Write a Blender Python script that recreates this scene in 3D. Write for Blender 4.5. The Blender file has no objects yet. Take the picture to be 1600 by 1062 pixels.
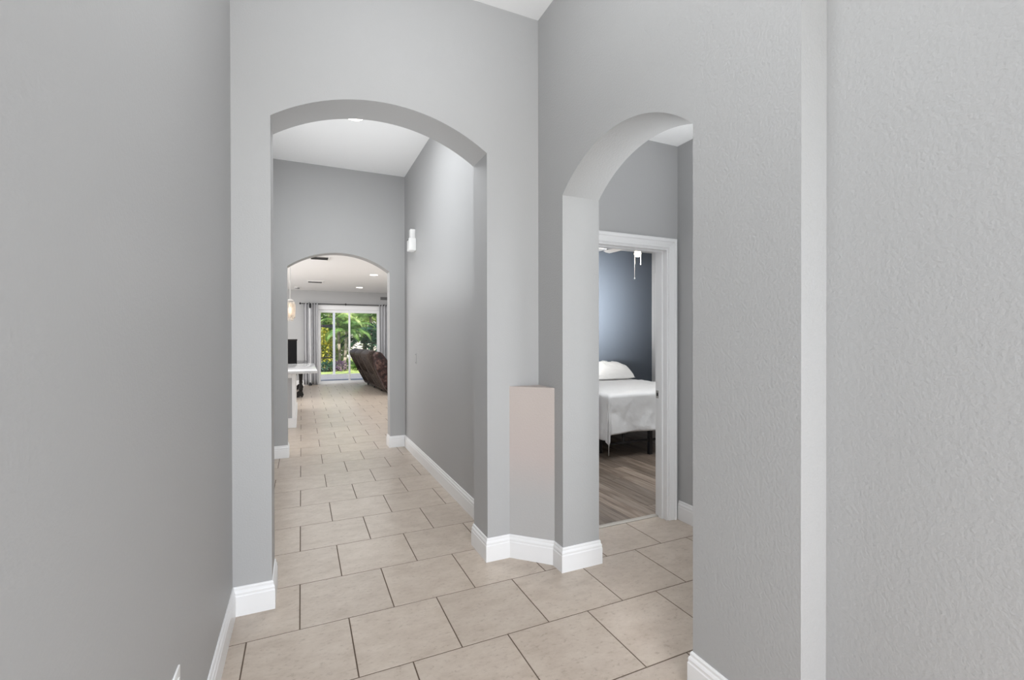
import bpy, bmesh, math, random
from mathutils import Vector, Matrix

# ------------------------------------------------------------------ camera, world, sun, lights, exposure
sc = bpy.context.scene
COL = sc.collection
PI = math.pi
random.seed(7)

cam_data = bpy.data.cameras.new('camera')
cam = bpy.data.objects.new('camera', cam_data)
COL.objects.link(cam)
cam_data.sensor_width = 36.0
cam_data.lens = 723.0 / 1600.0 * 36.0
cam_data.clip_start = 0.02
cam_data.clip_end = 300
yaw, pit, rol = math.radians(24.468), math.radians(0.266), math.radians(-0.10)
F = Vector((math.sin(yaw) * math.cos(pit), math.cos(yaw) * math.cos(pit), -math.sin(pit)))
R0 = Vector((math.cos(yaw), -math.sin(yaw), 0))
U0 = R0.cross(F)
R1 = R0 * math.cos(rol) + U0 * math.sin(rol)
U1 = U0 * math.cos(rol) - R0 * math.sin(rol)
cam.matrix_world = Matrix(((R1.x, U1.x, -F.x, 0), (R1.y, U1.y, -F.y, 0), (R1.z, U1.z, -F.z, 1.40), (0, 0, 0, 1)))
sc.camera = cam

vs = sc.view_settings
vs.view_transform = 'Standard'
vs.look = 'None'
vs.exposure = 0.0
vs.gamma = 1.0
vs.use_curve_mapping = False

world = bpy.data.worlds.new('world')
sc.world = world
world.use_nodes = True
wn = world.node_tree
wn.nodes.clear()
wo = wn.nodes.new('ShaderNodeOutputWorld')
wb = wn.nodes.new('ShaderNodeBackground')
ws = wn.nodes.new('ShaderNodeTexSky')
ws.sky_type = 'NISHITA'
ws.sun_disc = False
ws.sun_elevation = math.radians(52)
ws.sun_rotation = math.radians(200)
ws.air_density = 1.0
ws.dust_density = 2.0
wb.inputs[1].default_value = 0.38
wn.links.new(ws.outputs[0], wb.inputs[0])
wn.links.new(wb.outputs[0], wo.inputs[0])


def lamp(name, kind, loc, energy, rot=(0, 0, 0), size=(1, 1), color=(1, 1, 1), spread=None, radius=None):
    d = bpy.data.lights.new(name, kind)
    d.energy = energy
    d.color = color
    if kind == 'AREA':
        d.shape = 'RECTANGLE'
        d.size, d.size_y = size
        if spread:
            d.spread = math.radians(spread)
    elif radius is not None:
        d.shadow_soft_size = radius
    o = bpy.data.objects.new(name, d)
    o.location = loc
    o.rotation_euler = rot
    COL.objects.link(o)
    return o


sun = lamp('sun', 'SUN', (0, 20, 30), 8.0, (math.radians(30), math.radians(-22), 0), color=(1.0, 0.95, 0.86))
sun.data.angle = math.radians(0.6)
# daylight through the glazed front entrance behind the camera
lamp('entry_daylight', 'AREA', (0.30, -1.55, 1.45), 41.6, (math.radians(91), 0, 0), (1.4, 2.5), (0.96, 0.985, 1.0), spread=110)
# downward lamps at the ceilings; unseen upward fills added to brighten them
UP = (math.radians(180), 0, 0)
COOL = (0.95, 0.98, 1.0)
lamp('foyer_light', 'AREA', (0.45, 0.3, 3.44), 9.72, (0, 0, 0), (0.9, 1.6), COOL)
lamp('foyer_up_fill', 'AREA', (0.55, 1.45, 2.3), 8.13, UP, (0.9, 1.8), COOL, spread=120)  # unseen upward fill added for the foyer ceiling
lamp('foyer_fill', 'POINT', (0.35, 1.1, 2.75), 13.2, color=COOL, radius=0.25)  # added fill lamp for the foyer corner, no lantern hangs here
lamp('hall_light', 'AREA', (0.30, 3.9, 3.455), 29.7, (0, 0, 0), (0.6, 1.0), COOL)
lamp('hall_up_fill', 'AREA', (0.45, 4.4, 1.4), 13.6, UP, (0.9, 2.2), COOL, spread=130)  # unseen upward fill added for the hallway ceiling
lamp('vestibule_light', 'AREA', (2.15, 1.35, 2.80), 4.5, (math.radians(25), 0, 0), (0.6, 0.8), COOL)
lamp('vestibule_front_fill', 'AREA', (2.25, 0.96, 1.15), 5, (math.radians(90), 0, 0), (0.7, 1.7), COOL, spread=130)  # added fill before the closed end wall, brightens the door casing
lamp('vestibule_up_fill', 'AREA', (2.15, 1.75, 1.6), 6.77, UP, (0.6, 1.2), COOL, spread=100)  # unseen upward fill added for the lobby ceiling
lamp('living_light', 'AREA', (0.6, 10.6, 2.82), 130, (0, 0, 0), (5.0, 7.0), COOL)
lamp('living_left_fill', 'AREA', (-3.85, 10.5, 1.4), 244, (0, math.radians(-90), 0), (2.2, 6.0), (1.0, 1.0, 1.0))  # unseen lamp before a windowless wall, fills the room from the left
lamp('living_right_fill', 'AREA', (4.25, 9.0, 1.5), 49.9, (0, math.radians(90), 0), (2.0, 4.0), (1.0, 1.0, 1.0))  # added fill from the right, the wall there has no window
lamp('bedroom_beam', 'AREA', (1.75, 4.2, 1.75), 41, (math.radians(93), 0, math.radians(-48)), (0.5, 1.5), (1.0, 0.99, 0.97), spread=26)  # unseen narrow beam aimed at the blue wall, no window modelled
lamp('bedroom_fill', 'AREA', (3.4, 3.5, 2.86), 43.6, (0, 0, 0), (2.4, 1.2), COOL)

sc.cycles.use_denoising = True
sc.cycles.max_bounces = 12
sc.cycles.diffuse_bounces = 7
sc.cycles.sample_clamp_indirect = 4.0


# ------------------------------------------------------------------ helpers
def tag(o, label=None, cat=None, group=None, kind=None):
    if label: o['label'] = label
    if cat: o['category'] = cat
    if group: o['group'] = group
    if kind: o['kind'] = kind
    return o


def empty(name, loc, label, cat, group=None, rz=0):
    o = bpy.data.objects.new(name, None)
    o.location = loc
    o.rotation_euler = (0, 0, rz)
    o.empty_display_size = 0.1
    COL.objects.link(o)
    return tag(o, label, cat, group)


def finish(name, bm, m, parent=None, smooth=False, angle=None):
    me = bpy.data.meshes.new(name)
    bmesh.ops.recalc_face_normals(bm, faces=bm.faces)
    bm.to_mesh(me)
    bm.free()
    if m is not None:
        me.materials.append(m)
    o = bpy.data.objects.new(name, me)
    COL.objects.link(o)
    if parent is not None:
        o.parent = parent
    if smooth:
        for p in me.polygons:
            p.use_smooth = True
        if angle:
            try:
                me.set_sharp_from_angle(angle=math.radians(angle))
            except Exception:
                pass
    return o


def box_into(bm, a, b, bevel=0.0, seg=1):
    """box from corner a to corner b"""
    r = bmesh.ops.create_cube(bm, size=1.0)
    vs_ = r['verts']
    for v in vs_:
        v.co = Vector(((a[i] + b[i]) / 2 + v.co[i] * (b[i] - a[i])) for i in range(3))
    if bevel > 0:
        es = list({e for v in vs_ for e in v.link_edges})
        bmesh.ops.bevel(bm, geom=es, offset=bevel, segments=seg, affect='EDGES', profile=0.5)
    return vs_


def box(name, a, b, m, parent=None, bevel=0.0, seg=2):
    bm = bmesh.new()
    box_into(bm, a, b, bevel, seg)
    return finish(name, bm, m, parent, smooth=bevel > 0 and seg > 1, angle=40)


def prism_into(bm, pts, axis, lo, hi):
    """extrude a polygon (2-D points) along an axis. axis 0: pts=(y,z); 1: pts=(x,z); 2: pts=(x,y)"""
    def P(p, t):
        return (t, p[0], p[1]) if axis == 0 else (p[0], t, p[1]) if axis == 1 else (p[0], p[1], t)
    a = [bm.verts.new(P(p, lo)) for p in pts]
    b = [bm.verts.new(P(p, hi)) for p in pts]
    n = len(pts)
    fa = bm.faces.new(a)
    fb = bm.faces.new(list(reversed(b)))
    for i in range(n):
        bm.faces.new((a[i], b[i], b[(i + 1) % n], a[(i + 1) % n]))
    bmesh.ops.triangulate(bm, faces=[fa, fb])
    return a + b


def prism(name, pts, axis, lo, hi, m, parent=None, bevel=0.0, seg=3, smooth=False):
    bm = bmesh.new()
    if bevel:
        def P(p, t):
            return (t, p[0], p[1]) if axis == 0 else (p[0], t, p[1]) if axis == 1 else (p[0], p[1], t)
        a = [bm.verts.new(P(p, lo)) for p in pts]
        b = [bm.verts.new(P(p, hi)) for p in pts]
        n = len(pts)
        bm.faces.new(a)
        bm.faces.new(list(reversed(b)))
        for i in range(n):
            bm.faces.new((a[i], b[i], b[(i + 1) % n], a[(i + 1) % n]))
        bmesh.ops.bevel(bm, geom=list(bm.edges), offset=bevel, segments=seg, affect='EDGES', profile=0.5)
        return finish(name, bm, m, parent, smooth=True, angle=50)
    prism_into(bm, pts, axis, lo, hi)
    return finish(name, bm, m, parent, smooth=smooth, angle=35)


def tube_into(bm, p, q, r, seg=10, r2=None, cap=True):
    p, q = Vector(p), Vector(q)
    d = (q - p)
    L = d.length
    if L < 1e-6:
        return
    M = Matrix.Translation((p + q) / 2) @ d.to_track_quat('Z', 'Y').to_matrix().to_4x4()
    bmesh.ops.create_cone(bm, cap_ends=cap, segments=seg, radius1=r, radius2=r if r2 is None else r2, depth=L, matrix=M)


def tube(name, p, q, r, m, parent=None, seg=12, r2=None):
    bm = bmesh.new()
    tube_into(bm, p, q, r, seg, r2)
    return finish(name, bm, m, parent, smooth=True, angle=40)


def lathe_into(bm, prof, c, seg=24):
    """prof: (radius, z) from bottom to top, centre c"""
    rings = []
    for r, z in prof:
        rings.append([bm.verts.new((c[0] + r * math.cos(2 * PI * k / seg), c[1] + r * math.sin(2 * PI * k / seg), c[2] + z)) for k in range(seg)])
    for a, b in zip(rings, rings[1:]):
        for k in range(seg):
            bm.faces.new((a[k], a[(k + 1) % seg], b[(k + 1) % seg], b[k]))
    bm.faces.new(list(reversed(rings[0])))
    bm.faces.new(rings[-1])


def lathe(name, prof, c, m, parent=None, seg=24):
    bm = bmesh.new()
    lathe_into(bm, prof, c, seg)
    return finish(name, bm, m, parent, smooth=True, angle=40)


def copy_tree(o, parent=None):
    kids = [k for k in bpy.data.objects if k.parent == o]
    c = o.copy()
    COL.objects.link(c)
    c.parent = parent
    for k in kids:
        copy_tree(k, c)
    return c


# ------------------------------------------------------------------ materials
def mat(name, color, rough=0.5, metal=0.0, spec=0.5):
    m = bpy.data.materials.new(name)
    m.use_nodes = True
    b = m.node_tree.nodes['Principled BSDF']
    b.inputs['Base Color'].default_value = (*color, 1)
    b.inputs['Roughness'].default_value = rough
    b.inputs['Metallic'].default_value = metal
    b.inputs['Specular IOR Level'].default_value = spec
    return m


def node(m, kind, **inputs):
    n = m.node_tree.nodes.new(kind)
    for k, v in inputs.items():
        n.inputs[k.replace('_', ' ')].default_value = v
    return n


def link(m, a, b):
    m.node_tree.links.new(a, b)


def bsdf(m):
    return m.node_tree.nodes['Principled BSDF']


def add_bump(m, scale, strength, dist=0.002, detail=3, coord='Object', stretch=None, rough=0.5):
    t = node(m, 'ShaderNodeTexCoord')
    n = node(m, 'ShaderNodeTexNoise', Scale=scale, Detail=detail, Roughness=rough)
    if stretch:
        mp = node(m, 'ShaderNodeMapping', Scale=stretch)
        link(m, t.outputs[coord], mp.inputs['Vector'])
        link(m, mp.outputs[0], n.inputs['Vector'])
    else:
        link(m, t.outputs[coord], n.inputs['Vector'])
    bp = node(m, 'ShaderNodeBump', Strength=strength, Distance=dist)
    link(m, n.outputs['Fac'], bp.inputs['Height'])
    link(m, bp.outputs[0], bsdf(m).inputs['Normal'])
    return t, n, bp


def ramp(m, fac, stops):
    r = node(m, 'ShaderNodeValToRGB')
    el = r.color_ramp.elements
    el[0].position, el[0].color = stops[0][0], (*stops[0][1], 1)
    el[1].position, el[1].color = stops[-1][0], (*stops[-1][1], 1)
    for p, c in stops[1:-1]:
        e = el.new(p)
        e.color = (*c, 1)
    link(m, fac, r.inputs['Fac'])
    return r


def paint(name, c, rough=0.5, scale=120, strength=0.13, dist=0.004):
    """rolled wall paint over orange-peel plaster"""
    m = mat(name, c, rough, spec=0.35)
    add_bump(m, scale, strength, dist, detail=2, rough=0.45)
    return m


WALL = paint('grey_wall_paint', (0.424, 0.424, 0.426))
WALLTEX = paint('grey_orange_peel_wall_paint', (0.424, 0.424, 0.424), scale=100, strength=0.42, dist=0.004)
BLUE = paint('slate_blue_wall_paint', (0.092, 0.109, 0.134), rough=0.42, strength=0.15)
BEDWHITE = paint('pale_wall_paint', (0.75, 0.75, 0.76))
CEIL = paint('white_ceiling_paint', (0.84, 0.84, 0.84), rough=0.8, scale=60, strength=0.3, dist=0.005)
TRIM = mat('white_trim_paint', (0.845, 0.845, 0.85), 0.32)
PLASTIC = mat('white_plastic', (0.82, 0.82, 0.81), 0.35)
PLASTIC_D = mat('dark_slot', (0.03, 0.03, 0.03), 0.5)
METAL = mat('brushed_steel', (0.45, 0.44, 0.42), 0.35, 1.0)
BLACKMETAL = mat('black_powder_coated_steel', (0.012, 0.012, 0.013), 0.4)
BLACKROD = mat('black_curtain_metal', (0.02, 0.02, 0.022), 0.35, 0.6)
GROUT = mat('brown_grout', (0.115, 0.083, 0.06), 0.9)
add_bump(GROUT, 300, 0.3, 0.001)

# niche ledge: base colour goes from beige above to grey lower down
LEDGE = mat('beige_to_grey_ledge', (0.5, 0.46, 0.44), 0.55, spec=0.35)
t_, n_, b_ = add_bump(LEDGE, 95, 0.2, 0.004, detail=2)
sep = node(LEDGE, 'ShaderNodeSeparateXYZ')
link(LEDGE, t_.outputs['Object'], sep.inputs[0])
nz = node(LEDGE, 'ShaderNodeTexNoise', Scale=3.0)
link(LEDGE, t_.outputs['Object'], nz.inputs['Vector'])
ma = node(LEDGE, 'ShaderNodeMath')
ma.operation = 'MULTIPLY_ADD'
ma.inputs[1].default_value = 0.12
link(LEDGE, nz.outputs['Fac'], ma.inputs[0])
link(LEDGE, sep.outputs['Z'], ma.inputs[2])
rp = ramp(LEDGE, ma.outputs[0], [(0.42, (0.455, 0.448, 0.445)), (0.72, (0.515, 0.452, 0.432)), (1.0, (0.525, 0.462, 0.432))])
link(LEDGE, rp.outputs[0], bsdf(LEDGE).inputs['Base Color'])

# floor tile
TILE = mat('beige_floor_tile', (0.5, 0.44, 0.38), 0.31, spec=0.5)
tc = node(TILE, 'ShaderNodeTexCoord')
oi = node(TILE, 'ShaderNodeObjectInfo')
cb = node(TILE, 'ShaderNodeVectorMath')
cb.operation = 'SCALE'
cmb = node(TILE, 'ShaderNodeCombineXYZ')
link(TILE, oi.outputs['Random'], cmb.inputs[0])
link(TILE, oi.outputs['Random'], cmb.inputs[2])
link(TILE, cmb.outputs[0], cb.inputs[0])
cb.inputs['Scale'].default_value = 37.0
ad = node(TILE, 'ShaderNodeVectorMath')
link(TILE, tc.outputs['Object'], ad.inputs[0])
link(TILE, cb.outputs[0], ad.inputs[1])
mp_ = node(TILE, 'ShaderNodeMapping', Scale=(0.75, 1.2, 1.0))
link(TILE, ad.outputs[0], mp_.inputs['Vector'])
n1 = node(TILE, 'ShaderNodeTexNoise', Scale=9.0, Detail=6.0, Roughness=0.65)
n2 = node(TILE, 'ShaderNodeTexNoise', Scale=48.0, Detail=4.0, Roughness=0.7)
link(TILE, mp_.outputs[0], n1.inputs['Vector'])
link(TILE, mp_.outputs[0], n2.inputs['Vector'])
r1 = ramp(TILE, n1.outputs['Fac'], [(0.32, (0.435, 0.362, 0.298)), (0.52, (0.50, 0.425, 0.357)), (0.70, (0.545, 0.472, 0.402))])
r2 = ramp(TILE, n2.outputs['Fac'], [(0.30, (0.74, 0.72, 0.70)), (0.43, (0.97, 0.965, 0.96)), (0.62, (1.0, 1.0, 1.0)), (0.75, (1.06, 1.06, 1.06))])
mx = node(TILE, 'ShaderNodeMix')
mx.data_type = 'RGBA'
mx.blend_type = 'MULTIPLY'
mx.inputs[0].default_value = 1.0
link(TILE, r1.outputs[0], mx.inputs[6])
link(TILE, r2.outputs[0], mx.inputs[7])
hs = node(TILE, 'ShaderNodeHueSaturation')
mr = node(TILE, 'ShaderNodeMapRange')
mr.inputs['To Min'].default_value = 0.955
mr.inputs['To Max'].default_value = 1.04
link(TILE, oi.outputs['Random'], mr.inputs['Value'])
link(TILE, mr.outputs[0], hs.inputs['Value'])
link(TILE, mx.outputs[2], hs.inputs['Color'])
link(TILE, hs.outputs[0], bsdf(TILE).inputs['Base Color'])
bpt = node(TILE, 'ShaderNodeBump', Strength=0.12, Distance=0.002)
link(TILE, n2.outputs['Fac'], bpt.inputs['Height'])
link(TILE, bpt.outputs[0], bsdf(TILE).inputs['Normal'])

# laminate plank
PLANK = mat('greige_laminate', (0.3, 0.25, 0.2), 0.38)
tc = node(PLANK, 'ShaderNodeTexCoord')
oi = node(PLANK, 'ShaderNodeObjectInfo')
cmb = node(PLANK, 'ShaderNodeCombineXYZ')
mu = node(PLANK, 'ShaderNodeMath')
mu.operation = 'MULTIPLY'
mu.inputs[1].default_value = 53.0
link(PLANK, oi.outputs['Random'], mu.inputs[0])
link(PLANK, mu.outputs[0], cmb.inputs[0])
link(PLANK, mu.outputs[0], cmb.inputs[1])
ad = node(PLANK, 'ShaderNodeVectorMath')
link(PLANK, tc.outputs['Object'], ad.inputs[0])
link(PLANK, cmb.outputs[0], ad.inputs[1])
mp_ = node(PLANK, 'ShaderNodeMapping', Scale=(14.0, 1.1, 1.0))
link(PLANK, ad.outputs[0], mp_.inputs['Vector'])
n1 = node(PLANK, 'ShaderNodeTexNoise', Scale=1.6, Detail=6.0, Roughness=0.6, Distortion=0.6)
link(PLANK, mp_.outputs[0], n1.inputs['Vector'])
r1 = ramp(PLANK, n1.outputs['Fac'], [(0.30, (0.085, 0.058, 0.042)), (0.45, (0.205, 0.155, 0.120)), (0.58, (0.29, 0.235, 0.19)), (0.76, (0.37, 0.31, 0.26))])
hs = node(PLANK, 'ShaderNodeHueSaturation')
mr = node(PLANK, 'ShaderNodeMapRange')
mr.inputs['To Min'].default_value = 0.70
mr.inputs['To Max'].default_value = 1.18
link(PLANK, oi.outputs['Random'], mr.inputs['Value'])
link(PLANK, mr.outputs[0], hs.inputs['Value'])
link(PLANK, r1.outputs[0], hs.inputs['Color'])
link(PLANK, hs.outputs[0], bsdf(PLANK).inputs['Base Color'])

SHEET = mat('white_cotton_sheet', (0.80, 0.80, 0.80), 0.85, spec=0.2)
add_bump(SHEET, 9, 0.35, 0.02, detail=4)
PILLOWM = mat('white_cotton_pillowcase', (0.82, 0.82, 0.81), 0.85, spec=0.2)
t_, n_, b_ = add_bump(PILLOWM, 11, 0.6, 0.03, detail=3, stretch=(1.0, 1.0, 2.2))
MATTRESS = mat('quilted_mattress_fabric', (0.7, 0.7, 0.7), 0.9)
CURTAIN = mat('grey_curtain_cloth', (0.44, 0.44, 0.455), 0.8, spec=0.2)
add_bump(CURTAIN, 400, 0.2, 0.001)
QUARTZ = mat('white_quartz', (0.78, 0.78, 0.78), 0.12)
t_ = node(QUARTZ, 'ShaderNodeTexCoord')
n_ = node(QUARTZ, 'ShaderNodeTexNoise', Scale=5.0, Detail=6.0, Distortion=1.0)
link(QUARTZ, t_.outputs['Object'], n_.inputs['Vector'])
r_ = ramp(QUARTZ, n_.outputs['Fac'], [(0.4, (0.54, 0.54, 0.55)), (0.6, (0.64, 0.64, 0.64))])
link(QUARTZ, r_.outputs[0], bsdf(QUARTZ).inputs['Base Color'])
DARKWOOD = mat('espresso_wood', (0.010, 0.008, 0.007), 0.5, spec=0.25)
add_bump(DARKWOOD, 30, 0.1, 0.001, stretch=(8, 8, 1))
TABLETOP = mat('grey_brown_table_top', (0.10, 0.095, 0.095), 0.22)

LEATHER = mat('brown_leather', (0.055, 0.035, 0.027), 0.6, spec=0.3)
t_, n_, b_ = add_bump(LEATHER, 28, 0.5, 0.01, detail=5)
r_ = ramp(LEATHER, n_.outputs['Fac'], [(0.35, (0.020, 0.013, 0.010)), (0.65, (0.058, 0.041, 0.033))])
link(LEATHER, r_.outputs[0], bsdf(LEATHER).inputs['Base Color'])
MOTTLED = mat('mottled_oxblood_leather', (0.05, 0.02, 0.02), 0.5, spec=0.3)
t_, n_, b_ = add_bump(MOTTLED, 14, 0.9, 0.03, detail=5)
r_ = ramp(MOTTLED, n_.outputs['Fac'], [(0.38, (0.008, 0.004, 0.004)), (0.52, (0.028, 0.011, 0.010)), (0.70, (0.12, 0.07, 0.058))])
link(MOTTLED, r_.outputs[0], bsdf(MOTTLED).inputs['Base Color'])

GLASS = mat('clear_glass', (1, 1, 1), 0.0)
b = bsdf(GLASS)
b.inputs['Transmission Weight'].default_value = 1.0
b.inputs['IOR'].default_value = 1.0
b.inputs['Specular IOR Level'].default_value = 0.5
# thin pane: mostly clear with a faint surface reflection
gt = node(GLASS, 'ShaderNodeBsdfTransparent')
gg = node(GLASS, 'ShaderNodeBsdfGlossy', Roughness=0.02)
gf = node(GLASS, 'ShaderNodeFresnel', IOR=1.45)
gm = node(GLASS, 'ShaderNodeMixShader')
link(GLASS, gf.outputs[0], gm.inputs[0])
link(GLASS, gt.outputs[0], gm.inputs[1])
link(GLASS, gg.outputs[0], gm.inputs[2])
link(GLASS, gm.outputs[0], GLASS.node_tree.nodes['Material Output'].inputs['Surface'])

CRYSTAL = mat('faceted_crystal', (0.95, 0.88, 0.80), 0.08)
bsdf(CRYSTAL).inputs['Transmission Weight'].default_value = 0.55
bsdf(CRYSTAL).inputs['IOR'].default_value = 1.5


def glow(name, c, s):
    m = mat(name, (0.9, 0.9, 0.9), 0.4)
    bsdf(m).inputs['Emission Color'].default_value = (*c, 1)
    bsdf(m).inputs['Emission Strength'].default_value = s
    return m


LAMPGLOW = glow('lit_led_lens', (1.0, 0.95, 0.88), 6.0)
BULBGLOW = glow('lit_warm_bulb', (1.0, 0.84, 0.62), 14.0)
CRYSTALGLOW = glow('lit_crystal_bulb', (1.0, 0.86, 0.70), 5.0)

# ------------------------------------------------------------------ dimensions of the shell (metres, floor at z = 0)
XL, XR = -0.32, 1.42          # foyer side walls
XH = 1.22                     # hallway right wall
YA, YA2 = 2.70, 2.95          # first arch wall
YB, YB2 = 6.03, 6.21          # second arch wall
YF = 15.15                    # far wall of the living room
HC, HV, HF = 3.48, 2.875, 2.835
Y_FRONT = -1.7


def struct(o, label, cat):
    o['kind'] = 'structure'
    o['label'] = label
    o['category'] = cat
    return o


def arch_pts(c, half, spring, crown, n=40):
    """points of a segmental arch from one spring to the other"""
    rise = crown - spring
    Rr = (half * half + rise * rise) / (2 * rise)
    a0 = math.asin(half / Rr)
    return [(c + Rr * math.sin(-a0 + 2 * a0 * k / n), crown - Rr + Rr * math.cos(-a0 + 2 * a0 * k / n)) for k in range(n + 1)]


def arch_wall(name, lo, hi, top, x0, x1, spring, crown, axis, t0, t1, m):
    """a wall with one arched opening, built as strips so that every face stays convex"""
    bm = bmesh.new()
    ap = arch_pts((x0 + x1) / 2, (x1 - x0) / 2, spring, crown)

    def P(p, t):
        return (t, p[0], p[1]) if axis == 0 else (p[0], t, p[1])

    def quad(ps):
        a = [bm.verts.new(P(p, t0)) for p in ps]
        b_ = [bm.verts.new(P(p, t1)) for p in ps]
        bm.faces.new(a)
        bm.faces.new(list(reversed(b_)))
    quad([(lo, 0), (x0, 0), (x0, spring), (lo, spring)])
    quad([(lo, spring), (x0, spring), (x0, top), (lo, top)])
    quad([(x1, 0), (hi, 0), (hi, spring), (x1, spring)])
    quad([(x1, spring), (hi, spring), (hi, top), (x1, top)])
    for p, q in zip(ap, ap[1:]):
        quad([p, q, (q[0], top), (p[0], top)])
    ring = [(x0, 0)] + ap + [(x1, 0)]
    outer = [(hi, 0), (hi, top), (lo, top), (lo, 0)]
    for chain in (ring, [ring[-1]] + outer + [ring[0]]):
        for p, q in zip(chain, chain[1:]):
            bm.faces.new([bm.verts.new(P(c, t)) for c, t in ((p, t0), (q, t0), (q, t1), (p, t1))])
    bmesh.ops.remove_doubles(bm, verts=bm.verts, dist=1e-5)
    return finish(name, bm, m, None, smooth=True, angle=30)


# ------------------------------------------------------------------ walls
struct(box('wall_left', (XL - 0.12, Y_FRONT, -0.02), (XL, YB, HC), WALL), 'long grey wall along the left of foyer and hallway', 'wall')
struct(arch_wall('wall_arch', XL, XR, HC, -0.143, 1.058, 2.553, 2.738, 1, YA, YA2, WALL), 'grey wall with the wide arch into the hallway', 'wall')
struct(arch_wall('wall_right', 0.941, YA2, HC, 1.38, 2.39, 2.25, 2.45, 0, XR, XR + 0.26, WALLTEX), 'grey wall with the narrow arch towards the bedroom door', 'wall')
struct(box('wall_entry', (1.545, Y_FRONT, -0.02), (XR + 0.26, 0.941, HC), WALLTEX), 'recessed textured grey wall beside the front entrance', 'wall')
struct(box('wall_hallway', (XH, YA2, -0.02), (XH + 0.2, YB, HC), WALL), 'grey hallway wall carrying the white alarm sensor', 'wall')
struct(arch_wall('wall_far_arch', -4.0, XR, HC, -0.15, 1.028, 2.245, 2.442, 1, YB, YB2, WALL), 'grey wall with the second arch at the end of hallway', 'wall')
struct(box('wall_vestibule', (2.65, 0.8, -0.02), (2.77, 2.73, HV), WALL), 'grey side wall of the small lobby before the bedroom', 'wall')
struct(box('wall_vestibule_end', (XR + 0.26, 0.8, -0.02), (2.65, 0.9, HV), WALL), 'grey end wall of the small lobby behind the narrow arch', 'wall')
# entrance side behind the camera: jambs and head around a glazed doorway
bm = bmesh.new()
box_into(bm, (XL, Y_FRONT - 0.12, 0), (-0.25, Y_FRONT, HC))
box_into(bm, (1.36, Y_FRONT - 0.12, 0), (1.56, Y_FRONT, HC))
box_into(bm, (-0.25, Y_FRONT - 0.12, 3.05), (1.36, Y_FRONT, HC))
struct(finish('wall_front', bm, WALL), 'grey wall around the front entrance opening', 'wall')

# bedroom wall with the doorway
DX0, DX1, DTOP = 1.78, 2.560, 2.085
bm = bmesh.new()
box_into(bm, (XR + 0.26, 2.73, 0), (DX0, 2.85, 2.95))
box_into(bm, (DX1, 2.73, 0), (5.62, 2.85, 2.95))
box_into(bm, (DX0, 2.73, DTOP), (DX1, 2.85, 2.95))
struct(finish('wall_bedroom_door', bm, WALL), 'grey wall with the white cased bedroom doorway', 'wall')
struct(box('wall_bedroom_back', (1.5, 6.40, -0.02), (5.74, 6.5, 2.95), BLUE), 'slate blue accent wall behind the bed', 'wall')
struct(box('wall_bedroom_left', (XH + 0.2, YA2 + 0.0, -0.02), (1.60, 6.40, 2.95), BEDWHITE), 'pale bedroom wall beside the doorway', 'wall')
struct(box('wall_bedroom_right', (5.62, 2.73, -0.02), (5.74, 6.40, 2.95), BEDWHITE), 'pale bedroom wall carrying the white closet door', 'wall')

# living room shell
bm = bmesh.new()
SX0, SX1, STOP = 0.45, 2.27, 2.40
box_into(bm, (-4.0, YF, 0), (SX0, YF + 0.15, HF + 0.1))
box_into(bm, (SX1, YF, 0), (4.4, YF + 0.15, HF + 0.1))
box_into(bm, (SX0, YF, STOP), (SX1, YF + 0.15, HF + 0.1))
struct(finish('wall_living_back', bm, WALL), 'grey living room wall around the sliding glass door', 'wall')
struct(box('wall_living_left', (-4.12, YB, -0.02), (-4.0, YF + 0.15, HF + 0.1), WALL), 'grey living room wall on the kitchen side', 'wall')
struct(box('wall_living_near', (XR, 6.5, -0.02), (4.4, 6.62, HF + 0.1), WALL), 'grey living room wall backing onto the bedroom', 'wall')
struct(box('wall_living_return', (XR - 0.1, YB2, -0.02), (XR, 6.62, HF + 0.1), WALL), 'short grey return wall beside the second arch', 'wall')
struct(box('wall_living_right', (4.4, 6.5, -0.02), (4.52, YF + 0.15, HF + 0.1), WALL), 'grey living room wall beyond the recliner sofa', 'wall')

# ceilings
struct(box('ceiling', (XL - 0.12, Y_FRONT - 0.12, HC), (XR + 0.26, YB2, HC + 0.1), CEIL), 'high white ceiling over foyer and hallway', 'ceiling')
struct(box('ceiling_vestibule', (XR + 0.26, 0.8, HV), (2.77, 2.73, HV + 0.1), CEIL), 'white ceiling of the small lobby', 'ceiling')
struct(box('ceiling_bedroom', (1.42, 2.73, 2.88), (5.74, 6.5, 3.0), CEIL), 'white bedroom ceiling above the fan', 'ceiling')
struct(box('ceiling_living', (-4.12, YB2, HF), (4.52, YF + 0.15, HF + 0.1), CEIL), 'white living room ceiling with vents and downlights', 'ceiling')

# niche ledge in the corner between both arches
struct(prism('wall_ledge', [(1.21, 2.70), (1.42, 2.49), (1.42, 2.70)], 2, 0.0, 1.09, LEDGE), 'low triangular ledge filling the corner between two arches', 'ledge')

# ------------------------------------------------------------------ baseboards
PROF = [(0.0, 0.0), (0.015, 0.0), (0.015, 0.098), (0.0125, 0.103), (0.0125, 0.110), (0.0135, 0.114), (0.011, 0.122), (0.0075, 0.128), (0.0075, 0.138), (0.004, 0.145), (0.0, 0.145)]


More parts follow.
